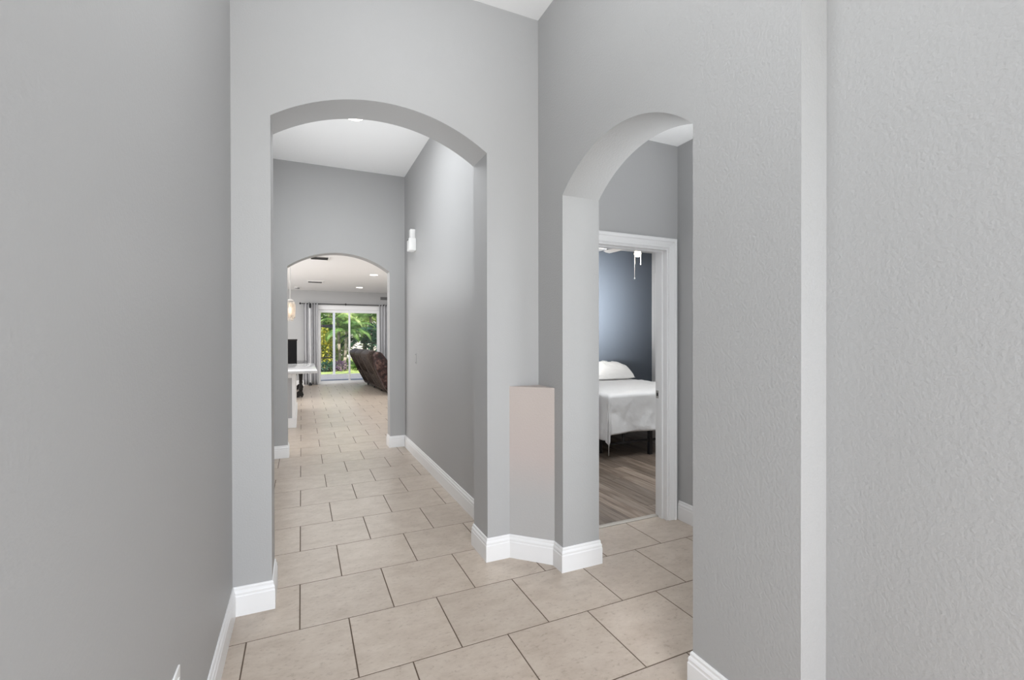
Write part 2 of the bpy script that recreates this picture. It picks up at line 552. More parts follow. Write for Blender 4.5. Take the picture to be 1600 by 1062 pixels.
def baseboards(path, specs):
    """one mitred board per path segment; the room lies on the right of the path. specs: (name, label) or None"""
    n = len(path)
    pts = [Vector(p) for p in path]
    nrm = []
    for a, b in zip(pts, pts[1:]):
        d = (b - a).normalized()
        nrm.append(Vector((d.y, -d.x)))
    off = []
    for i in range(n):
        if i == 0:
            off.append(nrm[0])
        elif i == n - 1:
            off.append(nrm[-1])
        else:
            m = nrm[i - 1] + nrm[i]
            m.normalize()
            off.append(m / max(0.2, m.dot(nrm[i])))
    for i, s in enumerate(specs):
        if s is None:
            continue
        bm = bmesh.new()
        ra = [bm.verts.new((pts[i].x + off[i].x * x, pts[i].y + off[i].y * x, z)) for x, z in PROF]
        rb = [bm.verts.new((pts[i + 1].x + off[i + 1].x * x, pts[i + 1].y + off[i + 1].y * x, z)) for x, z in PROF]
        for k in range(len(PROF)):
            k2 = (k + 1) % len(PROF)
            bm.faces.new((ra[k], rb[k], rb[k2], ra[k2]))
        bm.faces.new(list(reversed(ra)))
        bm.faces.new(rb)
        struct(finish(s[0], bm, TRIM), s[1], 'baseboard')


baseboards([(XL, Y_FRONT), (XL, YA), (-0.143, YA), (-0.143, YA2), (XL, YA2), (XL, YB), (-0.15, YB), (-0.15, YB2), (-3.99, YB2)], [
    ('baseboard_left', 'white baseboard along the long left foyer wall'),
    ('baseboard_arch_left', 'short white baseboard left of the wide arch'),
    ('baseboard_arch_left', 'white baseboard on the left jamb of the wide arch'),
    ('baseboard_arch_left', 'white baseboard on the rear left of the wide arch'),
    ('baseboard_hallway_left', 'white baseboard along the left hallway wall'),
    ('baseboard_far_left', 'short white baseboard left of the second arch'),
    ('baseboard_far_left', 'white baseboard on the left jamb of the second arch'),
    ('baseboard_far_left', 'white baseboard on the living room side left of second arch')])
baseboards([(XR - 0.1, YB2), (1.028, YB2), (1.028, YB), (XH, YB), (XH, YA2), (1.058, YA2), (1.058, YA), (1.21, YA), (XR, 2.49), (XR, 2.39), (XR + 0.26, 2.39), (XR + 0.26, 2.712)], [
    ('baseboard_far_right', 'white baseboard on the living room side right of second arch'),
    ('baseboard_far_right', 'white baseboard on the right jamb of the second arch'),
    ('baseboard_far_right', 'short white baseboard right of the second arch'),
    ('baseboard_hallway_right', 'white baseboard along the right hallway wall'),
    ('baseboard_arch_right', 'white baseboard on the rear right of the wide arch'),
    ('baseboard_arch_right', 'white baseboard on the right jamb of the wide arch'),
    ('baseboard_arch_right', 'short white baseboard between wide arch and corner ledge'),
    ('baseboard_ledge', 'slanted white baseboard below the corner ledge'),
    ('baseboard_right', 'short white baseboard between corner ledge and narrow arch'),
    ('baseboard_right', 'white baseboard on the far jamb of the narrow arch'),
    ('baseboard_vestibule', 'white baseboard on the lobby side of the narrow arch')])
baseboards([(2.65, 2.712), (2.65, 0.9), (XR + 0.26, 0.9), (XR + 0.26, 1.38), (XR, 1.38), (XR, 0.941), (1.545, 0.941), (1.545, Y_FRONT)], [
    ('baseboard_vestibule', 'white baseboard beside the bedroom door casing'),
    ('baseboard_vestibule', 'white baseboard at the lobby end wall'),
    ('baseboard_vestibule', 'white baseboard behind the near part of narrow arch wall'),
    ('baseboard_right', 'white baseboard on the near jamb of the narrow arch'),
    ('baseboard_right', 'white baseboard before the near jamb of narrow arch'),
    ('baseboard_right', 'short white baseboard on the step of the foyer wall'),
    ('baseboard_entry', 'white baseboard along the recessed entry wall')])
baseboards([(-3.99, YF), (SX0 - 0.06, YF)], [('baseboard_living_back', 'white baseboard on the living room wall left of sliding door')])
baseboards([(SX1 + 0.06, YF), (4.39, YF)], [('baseboard_living_back', 'white baseboard on the living room wall right of sliding door')])
baseboards([(1.61, 6.40), (5.61, 6.40)], [('baseboard_bedroom', 'white baseboard below the slate blue bedroom wall')])

# ------------------------------------------------------------------ tiled floor
T, TX0, TY0 = 0.44760, -0.01206, 2.44369
GR = 0.0056
floor = struct(box('floor', (-4.1, Y_FRONT - 0.1, -0.06), (4.5, YF + 0.02, -0.0014), GROUT), 'beige square tile floor laid in half bond with brown joints', 'floor')


def clip(x0, x1, y0, y1):
    """tile rectangle cut where the tiled floor ends; None outside it"""
    if y0 < YA2 - 0.1:                       # foyer and lobby
        x0, x1 = max(x0, -0.40), min(x1, 2.70)
        if x0 >= 1.30:
            y1 = min(y1, 2.822)
        elif y1 > 2.82:
            x1 = min(x1, 1.66)
    elif y0 < YB2 - T * 0.6:                 # hallway
        x0, x1 = max(x0, -0.40), min(x1, 1.35)
    else:
        x0, x1 = max(x0, -3.95), min(x1, 4.35 if y0 > 6.5 else 1.40)
    y0, y1 = max(y0, Y_FRONT), min(y1, YF - 0.005)
    return (x0, x1, y0, y1) if x1 - x0 > 0.015 and y1 - y0 > 0.015 else None


def tile_bm(bm, x0, x1, y0, y1, cz=0.0):
    g, bv, h = GR / 2, 0.0012, 0.008
    low = [(x0 + g, y0 + g), (x1 - g, y0 + g), (x1 - g, y1 - g), (x0 + g, y1 - g)]
    top = [(x0 + g + bv, y0 + g + bv), (x1 - g - bv, y0 + g + bv), (x1 - g - bv, y1 - g - bv), (x0 + g + bv, y1 - g - bv)]
    r0 = [bm.verts.new((x, y, -h)) for x, y in low]
    r1_ = [bm.verts.new((x, y, -bv)) for x, y in low]
    r2_ = [bm.verts.new((x, y, 0)) for x, y in top]
    for a, b in ((r0, r1_), (r1_, r2_)):
        for k in range(4):
            bm.faces.new((a[k], a[(k + 1) % 4], b[(k + 1) % 4], b[k]))
    bm.faces.new(r2_)


full = None
rest = bmesh.new()
j0 = math.floor((Y_FRONT - TY0) / T)
j1 = math.ceil((YF - TY0) / T)
for j in range(j0, j1):
    xo = TX0 + (j % 2) * T / 2
    ya, yb = TY0 + j * T, TY0 + (j + 1) * T
    for i in range(-10, 12):
        xa, xb = xo + i * T, xo + (i + 1) * T
        c = clip(xa, xb, ya, yb)
        if c is None:
            continue
        single = (0.1 < ya < YB2 - T * 0.6) or (ya >= YB2 - T * 0.6 and ya < 10.4 and -0.75 < xa < 2.3)
        if not single:
            tile_bm(rest, *c)
            continue
        whole = abs(c[1] - c[0] - T) < 1e-5 and abs(c[3] - c[2] - T) < 1e-5
        cx, cy = (xa + xb) / 2, (ya + yb) / 2
        if whole and full is not None:
            o = bpy.data.objects.new('tile', full)
            COL.objects.link(o)
            o.parent = floor
        else:
            bm = bmesh.new()
            tile_bm(bm, c[0] - cx, c[1] - cx, c[2] - cy, c[3] - cy)
            o = finish('tile', bm, TILE, floor)
            if whole:
                full = o.data
        o.location = (cx, cy, 0)
o = finish('distant_tiling', rest, TILE, floor)
o['kind'] = 'stuff'

# ------------------------------------------------------------------ laminate floor of the bedroom
lam = struct(box('floor_bedroom', (1.6, 2.836, -0.06), (5.62, 6.40, -0.004), mat('dark_underlay', (0.05, 0.04, 0.032), 0.9)), 'greige wood look plank floor of the bedroom', 'floor')
PWD, PLN = 0.145, 1.22
k = 0
random.seed(3)
x = 1.60
while x < 5.62:
    y = 2.842 - random.random() * PLN
    xe = min(x + PWD, 5.62)
    while y < 6.40:
        ya, yb = max(y, 2.842), min(y + PLN, 6.40)
        if yb - ya > 0.02:
            bm = bmesh.new()
            cx, cy = (x + xe) / 2, (ya + yb) / 2
            g = 0.0011
            box_into(bm, (x - cx + g, ya - cy + g, -0.004), (xe - cx - g, yb - cy - g, 0.0), 0.0008, 1)
            o = finish('plank', bm, PLANK, lam)
            o.location = (cx, cy, 0)
        y += PLN
    x += PWD
struct(prism('trim_threshold', [(2.818, -0.004), (2.868, -0.004), (2.866, 0.004), (2.852, 0.008), (2.834, 0.008), (2.82, 0.004)], 0, DX0 + 0.02, DX1 - 0.02,
             mat('aluminium_threshold', (0.42, 0.39, 0.35), 0.45, 0.2)), 'metal threshold strip between tile and bedroom planks', 'threshold')

# ------------------------------------------------------------------ bedroom door casing and jamb
door = bpy.data.objects.new('door_1', None)
COL.objects.link(door)
door.location = ((DX0 + DX1) / 2, 2.73, 0)
struct(door, 'white cased bedroom doorway with moulded trim and strike plate', 'doorway')


def casing_profile(w=0.076):
    # (distance outwards from the opening, thickness)
    return [(0.0, 0.0), (0.0, 0.010), (0.008, 0.013), (0.014, 0.011), (0.030, 0.013), (0.045, 0.015), (0.050, 0.021), (0.062, 0.023), (0.072, 0.020), (w, 0.013), (w, 0.0)]


def casing(name, yface, sgn, parent, ox):
    """U-shaped mitred casing as three boards"""
    pr = casing_profile()
    x0, x1, zt = DX0 + 0.004, DX1 - 0.004, DTOP - 0.004
    corner = lambda s, d: (x0 - d if s < 0 else x1 + d)
    runs = [('casing_board', [(-1, 0.0), (-1, None)]), ('casing_board', [(-1, None), (1, None)]), ('casing_board', [(1, None), (1, 0.0)])]
    for nm, ends in runs:
        bm = bmesh.new()
        rings = []
        for s, z in ends:
            rings.append([bm.verts.new((corner(s, d) - ox[0], yface + sgn * t - ox[1], (zt + d) if z is None else z)) for d, t in pr])
        for q in range(len(pr)):
            q2 = (q + 1) % len(pr)
            bm.faces.new((rings[0][q], rings[1][q], rings[1][q2], rings[0][q2]))
        bm.faces.new(list(reversed(rings[0])))
        bm.faces.new(rings[1])
        finish(nm, bm, TRIM, parent, smooth=False)


ox = door.location
casing('casing', 2.73, -1, door, ox)
casing('casing', 2.85, 1, door, ox)


def local(o_, a, b, off):
    return tuple(a[i] - off[i] for i in range(3)), tuple(b[i] - off[i] for i in range(3))


for a, b in (((DX0, 2.728, 0), (DX0 + 0.018, 2.852, DTOP)), ((DX1 - 0.018, 2.728, 0), (DX1, 2.852, DTOP)), ((DX0 + 0.018, 2.728, DTOP - 0.018), (DX1 - 0.018, 2.852, DTOP))):
    a, b = local(door, a, b, ox)
    box('jamb_board', a, b, TRIM, door)
for a, b in (((DX0 + 0.018, 2.770, 0), (DX0 + 0.030, 2.806, DTOP - 0.018)), ((DX1 - 0.030, 2.770, 0), (DX1 - 0.018, 2.806, DTOP - 0.018)), ((DX0 + 0.030, 2.770, DTOP - 0.030), (DX1 - 0.030, 2.806, DTOP - 0.018))):
    a, b = local(door, a, b, ox)
    box('door_stop', a, b, TRIM, door)
a, b = local(door, (DX1 - 0.0205, 2.812, 0.925), (DX1 - 0.017, 2.846, 0.985), ox)
sp = box('strike_plate', a, b, METAL, door, 0.001, 1)
sp['label'] = 'small steel strike plate'
a, b = local(door, (DX1 - 0.0215, 2.820, 0.942), (DX1 - 0.0200, 2.838, 0.968), ox)
box('latch_hole', a, b, PLASTIC_D, sp)
# the leaf itself, swung open against the bedroom side of the wall
a, b = local(door, (DX0 - 0.06, 2.90, 0.012), (DX0 - 0.02, 3.62, DTOP - 0.03), ox)
lf = box('door_leaf', a, b, TRIM, door, 0.003, 1)

# closet door on the right bedroom wall
cd = bpy.data.objects.new('door_2', None)
COL.objects.link(cd)
cd.location = (5.62, 5.55, 0)
struct(cd, 'tall white closet door on the pale bedroom wall', 'door')
box('door_leaf', (-0.035, -0.62, 0.01), (-0.005, 0.62, 2.40), TRIM, cd, 0.003, 1)
for s in (-1, 1):
    box('casing_board', (-0.022, s * 0.70 - 0.06, 0), (0, s * 0.70 + 0.06, 2.43), TRIM, cd, 0.003, 1)
box('casing_board', (-0.022, -0.76, 2.43), (0, 0.76, 2.52), TRIM, cd, 0.003, 1)
for z0, z1 in ((0.2, 1.0), (1.12, 2.25)):
    for s in (-0.31, 0.31):
        box('raised_panel', (-0.043, s - 0.22, z0), (-0.035, s + 0.22, z1), TRIM, cd, 0.006, 1)
lathe('knob', [(0.012, 0), (0.012, 0.02), (0.026, 0.03), (0.028, 0.045), (0.018, 0.055)], (0, 0, 0), METAL, cd, 16)
kn = cd.children[-1]
kn.rotation_euler = (0, -PI / 2, 0)
kn.location = (-0.035, 0.54, 0.98)

# ------------------------------------------------------------------ sliding glass door
sl = bpy.data.objects.new('door_3', None)
COL.objects.link(sl)
sl.location = ((SX0 + SX1) / 2, YF, 0)
struct(sl, 'white framed sliding glass door to the garden', 'sliding door')
W2 = (SX1 - SX0) / 2
box('head_frame', (-W2, -0.01, 2.27), (W2, 0.12, STOP), TRIM, sl, 0.004, 1)
box('sill_track', (-W2, -0.01, -0.01), (W2, 0.12, 0.03), mat('white_aluminium', (0.72, 0.72, 0.72), 0.35, 0.2), sl, 0.003, 1)
for s in (-1, 1):
    box('side_frame', (s * W2 - 0.03, -0.01, 0.03), (s * W2 + 0.03, 0.12, 2.27), TRIM, sl, 0.004, 1)
for q, (xa, xb, yy) in enumerate(((-W2 + 0.03, 0.03, 0.065), (-0.03, W2 - 0.03, 0.02))):
    panel = box('pane', (xa + 0.05, yy + 0.014, 0.09), (xb - 0.05, yy + 0.020, 2.19), GLASS, sl)
    for a, b in (((xa, yy, 0.03), (xa + 0.055, yy + 0.034, 2.27)), ((xb - 0.055, yy, 0.03), (xb, yy + 0.034, 2.27)), ((xa + 0.055, yy, 2.18), (xb - 0.055, yy + 0.034, 2.27)), ((xa + 0.055, yy, 0.03), (xb - 0.055, yy + 0.034, 0.095))):
        box('sash_rail', a, b, TRIM, panel, 0.003, 1)
box('pull_handle', (-0.02, -0.012, 0.95), (0.0, 0.02, 1.2), TRIM, sl, 0.004, 1)

# ------------------------------------------------------------------ small fixtures
def wall_plate(name, loc, label):
    e = empty(name, loc, label, 'outlet')
    return e


# outlet on the left foyer wall
e = empty('wall_outlet', (XL, 1.535, 0.425), 'white electrical outlet plate low on the left foyer wall', 'outlet')
box('cover_plate', (0.0, -0.037, -0.058), (0.006, 0.037, 0.058), PLASTIC, e, 0.002, 2)
for s in (-1, 1):
    rc = box('receptacle', (0.006, -0.017, s * 0.020 - 0.014), (0.0085, 0.017, s * 0.020 + 0.014), PLASTIC, e, 0.001, 1)
    for q in (-1, 1):
        box('slot', (0.0083, q * 0.006 - 0.001, s * 0.020 - 0.002), (0.0090, q * 0.006 + 0.001, s * 0.020 + 0.008), PLASTIC_D, rc)

# alarm sensor high on the hallway wall
e = empty('alarm_sensor', (XH, 5.44, 2.55), 'white two tier alarm sensor mounted high on the hallway wall', 'sensor')
box('upper_housing', (-0.058, -0.03, 0.01), (0.0, 0.05, 0.125), PLASTIC, e, 0.005, 2)
box('lower_housing', (-0.082, -0.075, -0.13), (0.0, 0.06, 0.012), PLASTIC, e, 0.006, 2)
box('sensor_lens', (-0.0835, -0.03, -0.006), (-0.080, 0.045, 0.004), PLASTIC_D, e)

e = empty('blank_wall_plate', (XH, 5.40, 1.16), 'grey painted blank plate with two screws on the hallway wall', 'wall plate')
box('cover_plate', (-0.004, -0.036, -0.06), (0.0, 0.036, 0.06), WALL, e, 0.001, 1)
for s in (-1, 1):
    tube('screw', (-0.0055, 0, s * 0.047), (-0.003, 0, s * 0.047), 0.006, PLASTIC_D, e, 10)


def downlight(x, y, z, label, r=0.085):
    e_ = empty('recessed_downlight', (x, y, z), label, 'downlight', 'lit recessed downlights')
    lathe('trim_ring', [(r + 0.018, -0.006), (r + 0.018, -0.002), (r + 0.004, 0.0)], (0, 0, 0), PLASTIC, e_, 28)
    lathe('lens', [(r - 0.003, -0.010), (r, -0.006)], (0, 0, 0), LAMPGLOW, e_, 28)
    return e_


downlight(0.457, 4.56, HC, 'lit round downlight in the hallway ceiling')
downlight(1.50, 10.85, HF, 'lit round living room downlight nearer the second arch')
downlight(1.50, 13.71, HF, 'lit round living room downlight nearer the sliding door')

VENTM = mat('grey_vent_metal', (0.22, 0.22, 0.22), 0.4, 0.2)


def ceiling_vent(x, y, w, d, label):
    e_ = empty('ceiling_vent', (x, y, HF), label, 'vent', 'ceiling air vents of the living room')
    bm = bmesh.new()
    for a, b in (((-w, -d, -0.012), (w, -d + 0.03, 0)), ((-w, d - 0.03, -0.012), (w, d, 0)), ((-w, -d + 0.03, -0.012), (-w + 0.03, d - 0.03, 0)), ((w - 0.03, -d + 0.03, -0.012), (w, d - 0.03, 0))):
        box_into(bm, a, b)
    finish('vent_frame', bm, PLASTIC, e_)
    box('duct_opening', (-w + 0.03, -d + 0.03, -0.002), (w - 0.03, d - 0.03, -0.0005), PLASTIC_D, e_)
    n = 6
    for q in range(n):
        yy = -d + 0.03 + (2 * d - 0.06) * (q + 0.5) / n
        bm = bmesh.new()
        box_into(bm, (-w + 0.03, -0.012, -0.0012), (w - 0.03, 0.012, 0.0012))
        s_ = finish('slat', bm, VENTM, e_)
        s_.location = (0, yy, -0.010)
        s_.rotation_euler = (math.radians(35), 0, 0)
    return e_


ceiling_vent(0.30, 8.95, 0.17, 0.17, 'slatted ceiling vent just beyond the second arch')
ceiling_vent(0.32, 12.8, 0.19, 0.16, 'slatted ceiling vent nearer the curtained door')
e = empty('smoke_detector', (-0.10, 14.4, HF), 'small round smoke detector on ceiling by the far wall', 'detector')
lathe('base_ring', [(0.075, -0.012), (0.075, 0.0)], (0, 0, 0), PLASTIC, e, 24)
lathe('dome', [(0.03, -0.042), (0.055, -0.036), (0.062, -0.012)], (0, 0, 0), VENTM, e, 24)
e = empty('wall_register', (2.42, YF, 2.66), 'small grey air register high on the sliding door wall', 'vent')
box('register_frame', (-0.13, -0.010, -0.05), (0.13, 0.0, 0.05), VENTM, e, 0.003, 1)
for q in range(4):
    box('slat', (-0.11, -0.016, -0.036 + q * 0.021), (0.11, -0.009, -0.028 + q * 0.021), PLASTIC_D, e)

# ------------------------------------------------------------------ curtains
CY = YF - 0.11
e = empty('curtain_rod', (1.25, CY, 2.43), 'thin black curtain rod above the sliding door', 'curtain rod')
bm = bmesh.new()
tube_into(bm, (-1.25, 0, 0), (1.40, 0, 0), 0.012, 12)
finish('rod', bm, BLACKROD, e, True, 40)
for s in (-1.28, 1.43):
    lathe('finial', [(0.010, -0.03), (0.024, -0.015), (0.028, 0.0), (0.020, 0.018), (0.006, 0.028)], (s, 0, 0), BLACKROD, e, 14)
for s in (-1.03, 0.0, 1.15):
    br = box('bracket', (s - 0.01, 0.0, -0.015), (s + 0.01, 0.11, 0.0), BLACKROD, e)
    box('bracket_plate', (s - 0.015, 0.105, -0.05), (s + 0.015, 0.11, 0.04), BLACKROD, br)


def curtain(x0, x1, label, folds, seed):
    rnd = random.Random(seed)
    bm = bmesh.new()
    nx, nz_ = 72, 14
    ph = rnd.random() * 6
    z0, z1 = 0.02, 2.44
    grid = []
    for iz in range(nz_ + 1):
        tz = iz / nz_
        row = []
        for ix in range(nx + 1):
            s = ix / nx
            amp = 0.045 * (0.75 + 0.35 * (1 - tz)) * (0.8 + 0.3 * math.sin(5 * s + ph))
            yy = amp * math.sin(2 * PI * folds * s + ph + 0.35 * math.sin(3 * tz + 4 * s))
            xx = x0 + (x1 - x0) * s + 0.006 * math.sin(9 * s + 4 * tz)
            row.append(bm.verts.new((xx, CY + yy, z0 + (z1 - z0) * tz)))
        grid.append(row)
    for iz in range(nz_):
        for ix in range(nx):
            bm.faces.new((grid[iz][ix], grid[iz][ix + 1], grid[iz + 1][ix + 1], grid[iz + 1][ix]))
    o_ = finish('curtain', bm, CURTAIN, None, True)
    sm = o_.modifiers.new('thickness', 'SOLIDIFY')
    sm.thickness = 0.004
    tag(o_, label, 'curtain', 'grey curtains of the sliding door')
    return o_


curtain(0.06, 0.45, 'pleated grey curtain drawn to side of sliding door near the table', 5, 2)
curtain(2.24, 2.62, 'pleated grey curtain drawn to side of sliding door near the sofa', 5, 5)
e = empty('draw_pole', (0.235, CY - 0.10, 0.02), 'thin white pole standing before the curtain near the table', 'pole')
tube('pole_shaft', (0, 0, 0.06), (0, 0, 2.28), 0.014, TRIM, e)
lathe('pole_foot', [(0.045, -0.018), (0.045, 0.02), (0.02, 0.05), (0.016, 0.07)], (0, 0, 0), BLACKROD, e, 16)
lathe('pole_top', [(0.016, 2.27), (0.03, 2.30), (0.03, 2.38), (0.016, 2.41)], (0, 0, 0), BLACKROD, e, 16)

# ------------------------------------------------------------------ kitchen island
e = empty('kitchen_island', (-0.75, 8.9, 0), 'grey paneled kitchen island with white quartz overhanging top', 'island')
ISL = paint('island_grey_paint', (0.44, 0.44, 0.45), strength=0.05)
box('cabinet_body', (-0.75, -0.885, 0.0), (0.635, 1.05, 0.855), ISL, e, 0.003, 1)
for a, b in (((0.612, -0.905, 0.0), (0.66, -0.83, 0.855)), ((0.58, 0.98, 0.0), (0.66, 1.07, 0.855))):
    box('corner_post', a, b, TRIM, e, 0.003, 1)
box('base_strip', (-0.75, -0.912, 0.0), (0.6605, -0.880, 0.15), TRIM, e, 0.003, 1)
box('base_strip', (0.661, -0.912, 0.0), (0.674, 1.075, 0.15), TRIM, e, 0.003, 1)
box('top_rail', (-0.75, -0.905, 0.78), (0.611, -0.880, 0.855), TRIM, e, 0.003, 1)
box('side_panel', (0.632, -0.829, 0.0), (0.6600, 0.979, 0.853), TRIM, e, 0.002, 1)
box('countertop', (-0.85, -1.14, 0.857), (0.975, 1.15, 0.900), QUARTZ, e, 0.006, 2)

# pendant over the island
e = empty('crystal_pendant', (-0.175, 8.9, HF), 'lit tiered crystal pendant hanging over the white island top', 'pendant lamp')
lathe('ceiling_canopy', [(0.02, -0.03), (0.055, -0.02), (0.06, 0.0)], (0, 0, 0), METAL, e, 20)
tube('rod', (0, 0, -0.77), (0, 0, -0.02), 0.006, METAL, e)
fr = lathe('shade_frame', [(0.05, -0.79), (0.055, -0.785), (0.03, -0.765), (0.012, -0.755)], (0, 0, 0), METAL, e, 20)
rnd = random.Random(5)
for tier, (rr, zt, hh, n) in enumerate(((0.058, -0.80, 0.10, 12), (0.072, -0.845, 0.24, 14), (0.045, -0.83, 0.30, 8))):
    for q in range(n):
        a = 2 * PI * q / n + tier * 0.2
        cx, cy = rr * math.cos(a), rr * math.sin(a)
        z1 = zt - rnd.random() * 0.015
        z0 = z1 - hh
        bm = bmesh.new()
        tube_into(bm, (cx, cy, z0 + 0.02), (cx, cy, z1), 0.011, 6)
        tube_into(bm, (cx, cy, z0), (cx, cy, z0 + 0.02), 0.003, 6, 0.011)
        finish('crystal_drop', bm, CRYSTAL, fr)
lathe('bulb', [(0.010, -0.84), (0.026, -0.86), (0.030, -0.90), (0.020, -0.945), (0.006, -0.955)][::-1], (0, 0, 0), CRYSTALGLOW, e, 16)
lamp('pendant_glow', 'POINT', (-0.175, 8.9, HF - 0.98), 4, color=(1.0, 0.85, 0.68), radius=0.03)

# ------------------------------------------------------------------ dark table and chair
e = empty('dining_table', (-0.55, 13.0, 0), 'dark wooden dining table on turned legs behind the island', 'table')
box('table_top', (-0.72, -1.02, 0.74), (0.68, 1.02, 0.785), TABLETOP, e, 0.006, 2)
box('apron', (-0.58, -0.90, 0.65), (0.58, 0.90, 0.74), DARKWOOD, e)
for sx in (-1, 1):
    for sy in (-1, 1):
        lg = lathe('leg', [(0.035, 0.14), (0.05, 0.20), (0.032, 0.26), (0.038, 0.45), (0.05, 0.58), (0.055, 0.74)], (sx * 0.53, sy * 0.97 if sy < 0 else 0.90, 0), DARKWOOD, e, 16)
        yy = -0.97 if sy < 0 else 0.90
        prism('foot_block', [(sx * 0.53 - 0.13, 0.02), (sx * 0.53 - 0.10, 0.0), (sx * 0.53 + 0.0, 0.03), (sx * 0.53 + 0.03, 0.0), (sx * 0.53 + 0.065, 0.06), (sx * 0.53 + 0.05, 0.11), (sx * 0.53 + 0.03, 0.15), (sx * 0.53 - 0.05, 0.15), (sx * 0.53 - 0.10, 0.11)], 1, yy - 0.05, yy + 0.05, DARKWOOD, lg)

e = empty('dining_chair', (-0.36, 11.62, 0), 'tall black backed dining chair standing behind the island', 'chair')
box('backrest', (-0.24, -0.03, 0.55), (0.265, 0.03, 1.375), mat('black_chair_fabric', (0.008, 0.008, 0.009), 0.8, spec=0.15), e, 0.012, 2)
box('back_rail', (-0.25, -0.035, 1.345), (0.275, 0.035, 1.378), DARKWOOD, e, 0.004, 1)
box('seat', (-0.24, -0.02, 0.42), (0.22, 0.30, 0.50), mat('black_seat_fabric', (0.014, 0.014, 0.015), 0.6), e, 0.02, 2)
for sx in (-0.20, 0.18):
    for sy in (0.0, 0.27):
        box('leg', (sx - 0.02, sy - 0.02, 0.0), (sx + 0.02, sy + 0.02, 0.56 if sy == 0 else 0.43), DARKWOOD, e, 0.003, 1)

# ------------------------------------------------------------------ reclining sofa
e = empty('reclining_sofa', (1.92, 11.75, 0), 'brown leather reclining sofa with mottled dark side by the sliding door', 'sofa', rz=math.radians(3.8))
BACK = [(-0.02, 0.07), (-0.47, 0.96), (-0.46, 1.02), (-0.36, 1.09), (-0.26, 1.10), (-0.17, 1.03), (-0.08, 0.86), (0.03, 0.66), (0.16, 0.46), (0.20, 0.10)]
for q in range(3):
    y0 = 0.02 + q * 0.92
    bk = prism('back_cushion', [(x_ + 0.006 * q, z_) for x_, z_ in BACK], 1, y0 + 0.015, y0 + 0.905, LEATHER, e, 0.035, 3)
    # pleats sewn into the back
    for s in (0.25, 0.5, 0.75):
        bm = bmesh.new()
        yy = y0 + 0.92 * s
        pts = [(-0.060, 0.16), (-0.24, 0.50), (-0.455, 0.93)]
        for p_, q_ in zip(pts, pts[1:]):
            tube_into(bm, (p_[0] - 0.002, yy, p_[1]), (q_[0] - 0.002, yy, q_[1]), 0.014, 8)
        finish('pleat', bm, LEATHER, bk, True)
    box('seat_cushion', (0.08, y0 + 0.02, 0.26), (0.80, y0 + 0.90, 0.49), LEATHER, e, 0.06, 3)
    box('footrest', (0.79, y0 + 0.03, 0.08), (0.86, y0 + 0.89, 0.42), LEATHER, e, 0.03, 3)
ARM = [(0.02, 0.05), (-0.08, 0.18), (-0.30, 0.66), (-0.35, 0.98), (-0.27, 1.08), (-0.16, 1.05), (-0.06, 0.90), (0.02, 0.72), (0.14, 0.66), (0.72, 0.63), (0.84, 0.55), (0.86, 0.06)]
prism('arm', ARM, 1, -0.24, 0.03, MOTTLED, e, 0.04, 3)['label'] = 'mottled oxblood near arm'
prism('arm', [(0.02, 0.05), (-0.05, 0.5), (0.05, 0.62), (0.72, 0.63), (0.84, 0.55), (0.86, 0.06)], 1, 2.78, 3.0, LEATHER, e, 0.04, 3)
bm = bmesh.new()
box_into(bm, (0.06, 0.0, 0.06), (0.76, 2.78, 0.26))
finish('base_frame', bm, BLACKMETAL, e)
for yy in (0.04, 0.9, 1.84, 2.72):
    for xx in (0.08, 0.72):
        tube('leg', (xx, yy, 0), (xx, yy, 0.08), 0.022, BLACKMETAL, e, 10)

# ------------------------------------------------------------------ bed
BX0, BX1, BY0, BY1, BZ = 3.185, 4.73, 4.33, 6.36, 0.742
e = empty('bed', ((BX0 + BX1) / 2, (BY0 + BY1) / 2, 0), 'black metal platform bed with mattress under white sheet', 'bed')
ex, ey = e.location.x, e.location.y
box('mattress', (BX0 + 0.012 - ex, BY0 + 0.012 - ey, 0.345), (BX1 - 0.012 - ex, BY1 - ey, BZ - 0.012), MATTRESS, e, 0.04, 3)
yf = 4.375
for a, b in (((BX0 + 0.03, yf - 0.018, 0.300), (BX1 - 0.03, yf + 0.018, 0.340)), ((BX0 + 0.03, BY1 - 0.05, 0.300), (BX1 - 0.03, BY1 - 0.014, 0.340)),
             ((BX0 + 0.03, yf + 0.018, 0.300), (BX0 + 0.066, BY1 - 0.05, 0.340)), ((BX1 - 0.066, yf + 0.018, 0.300), (BX1 - 0.03, BY1 - 0.05, 0.340)),
             ((3.79, yf + 0.018, 0.300), (3.83, BY1 - 0.05, 0.340))):
    box('side_rail', (a[0] - ex, a[1] - ey, a[2]), (b[0] - ex, b[1] - ey, b[2]), BLACKMETAL, e, 0.003, 1)
for q in range(9):
    yy = yf + 0.15 + q * 0.21
    box('slat', (BX0 + 0.07 - ex, yy - 0.012 - ey, 0.325), (BX1 - 0.07 - ex, yy + 0.012 - ey, 0.342), BLACKMETAL, e)
for xx in (BX0 + 0.115, 3.81, BX1 - 0.05):
    for yy in (yf + (0.30 if xx < 3.5 else 0.0), (yf + BY1) / 2, BY1 - 0.035):
        box('leg', (xx - 0.022 - ex, yy - 0.022 - ey, 0), (xx + 0.022 - ex, yy + 0.022 - ey, 0.302), BLACKMETAL, e, 0.002, 1)
for yy in (yf, (yf + BY1) / 2):
    box('lower_rail', (BX0 + 0.05 - ex, yy - 0.010 - ey, 0.165), (BX1 - 0.05 - ex, yy + 0.010 - ey, 0.187), BLACKMETAL, e)
for xx in (3.415, 4.24):
    box('strut', (xx - 0.010 - ex, yf - 0.010 - ey, 0.185), (xx + 0.010 - ex, yf + 0.010 - ey, 0.302), BLACKMETAL, e)


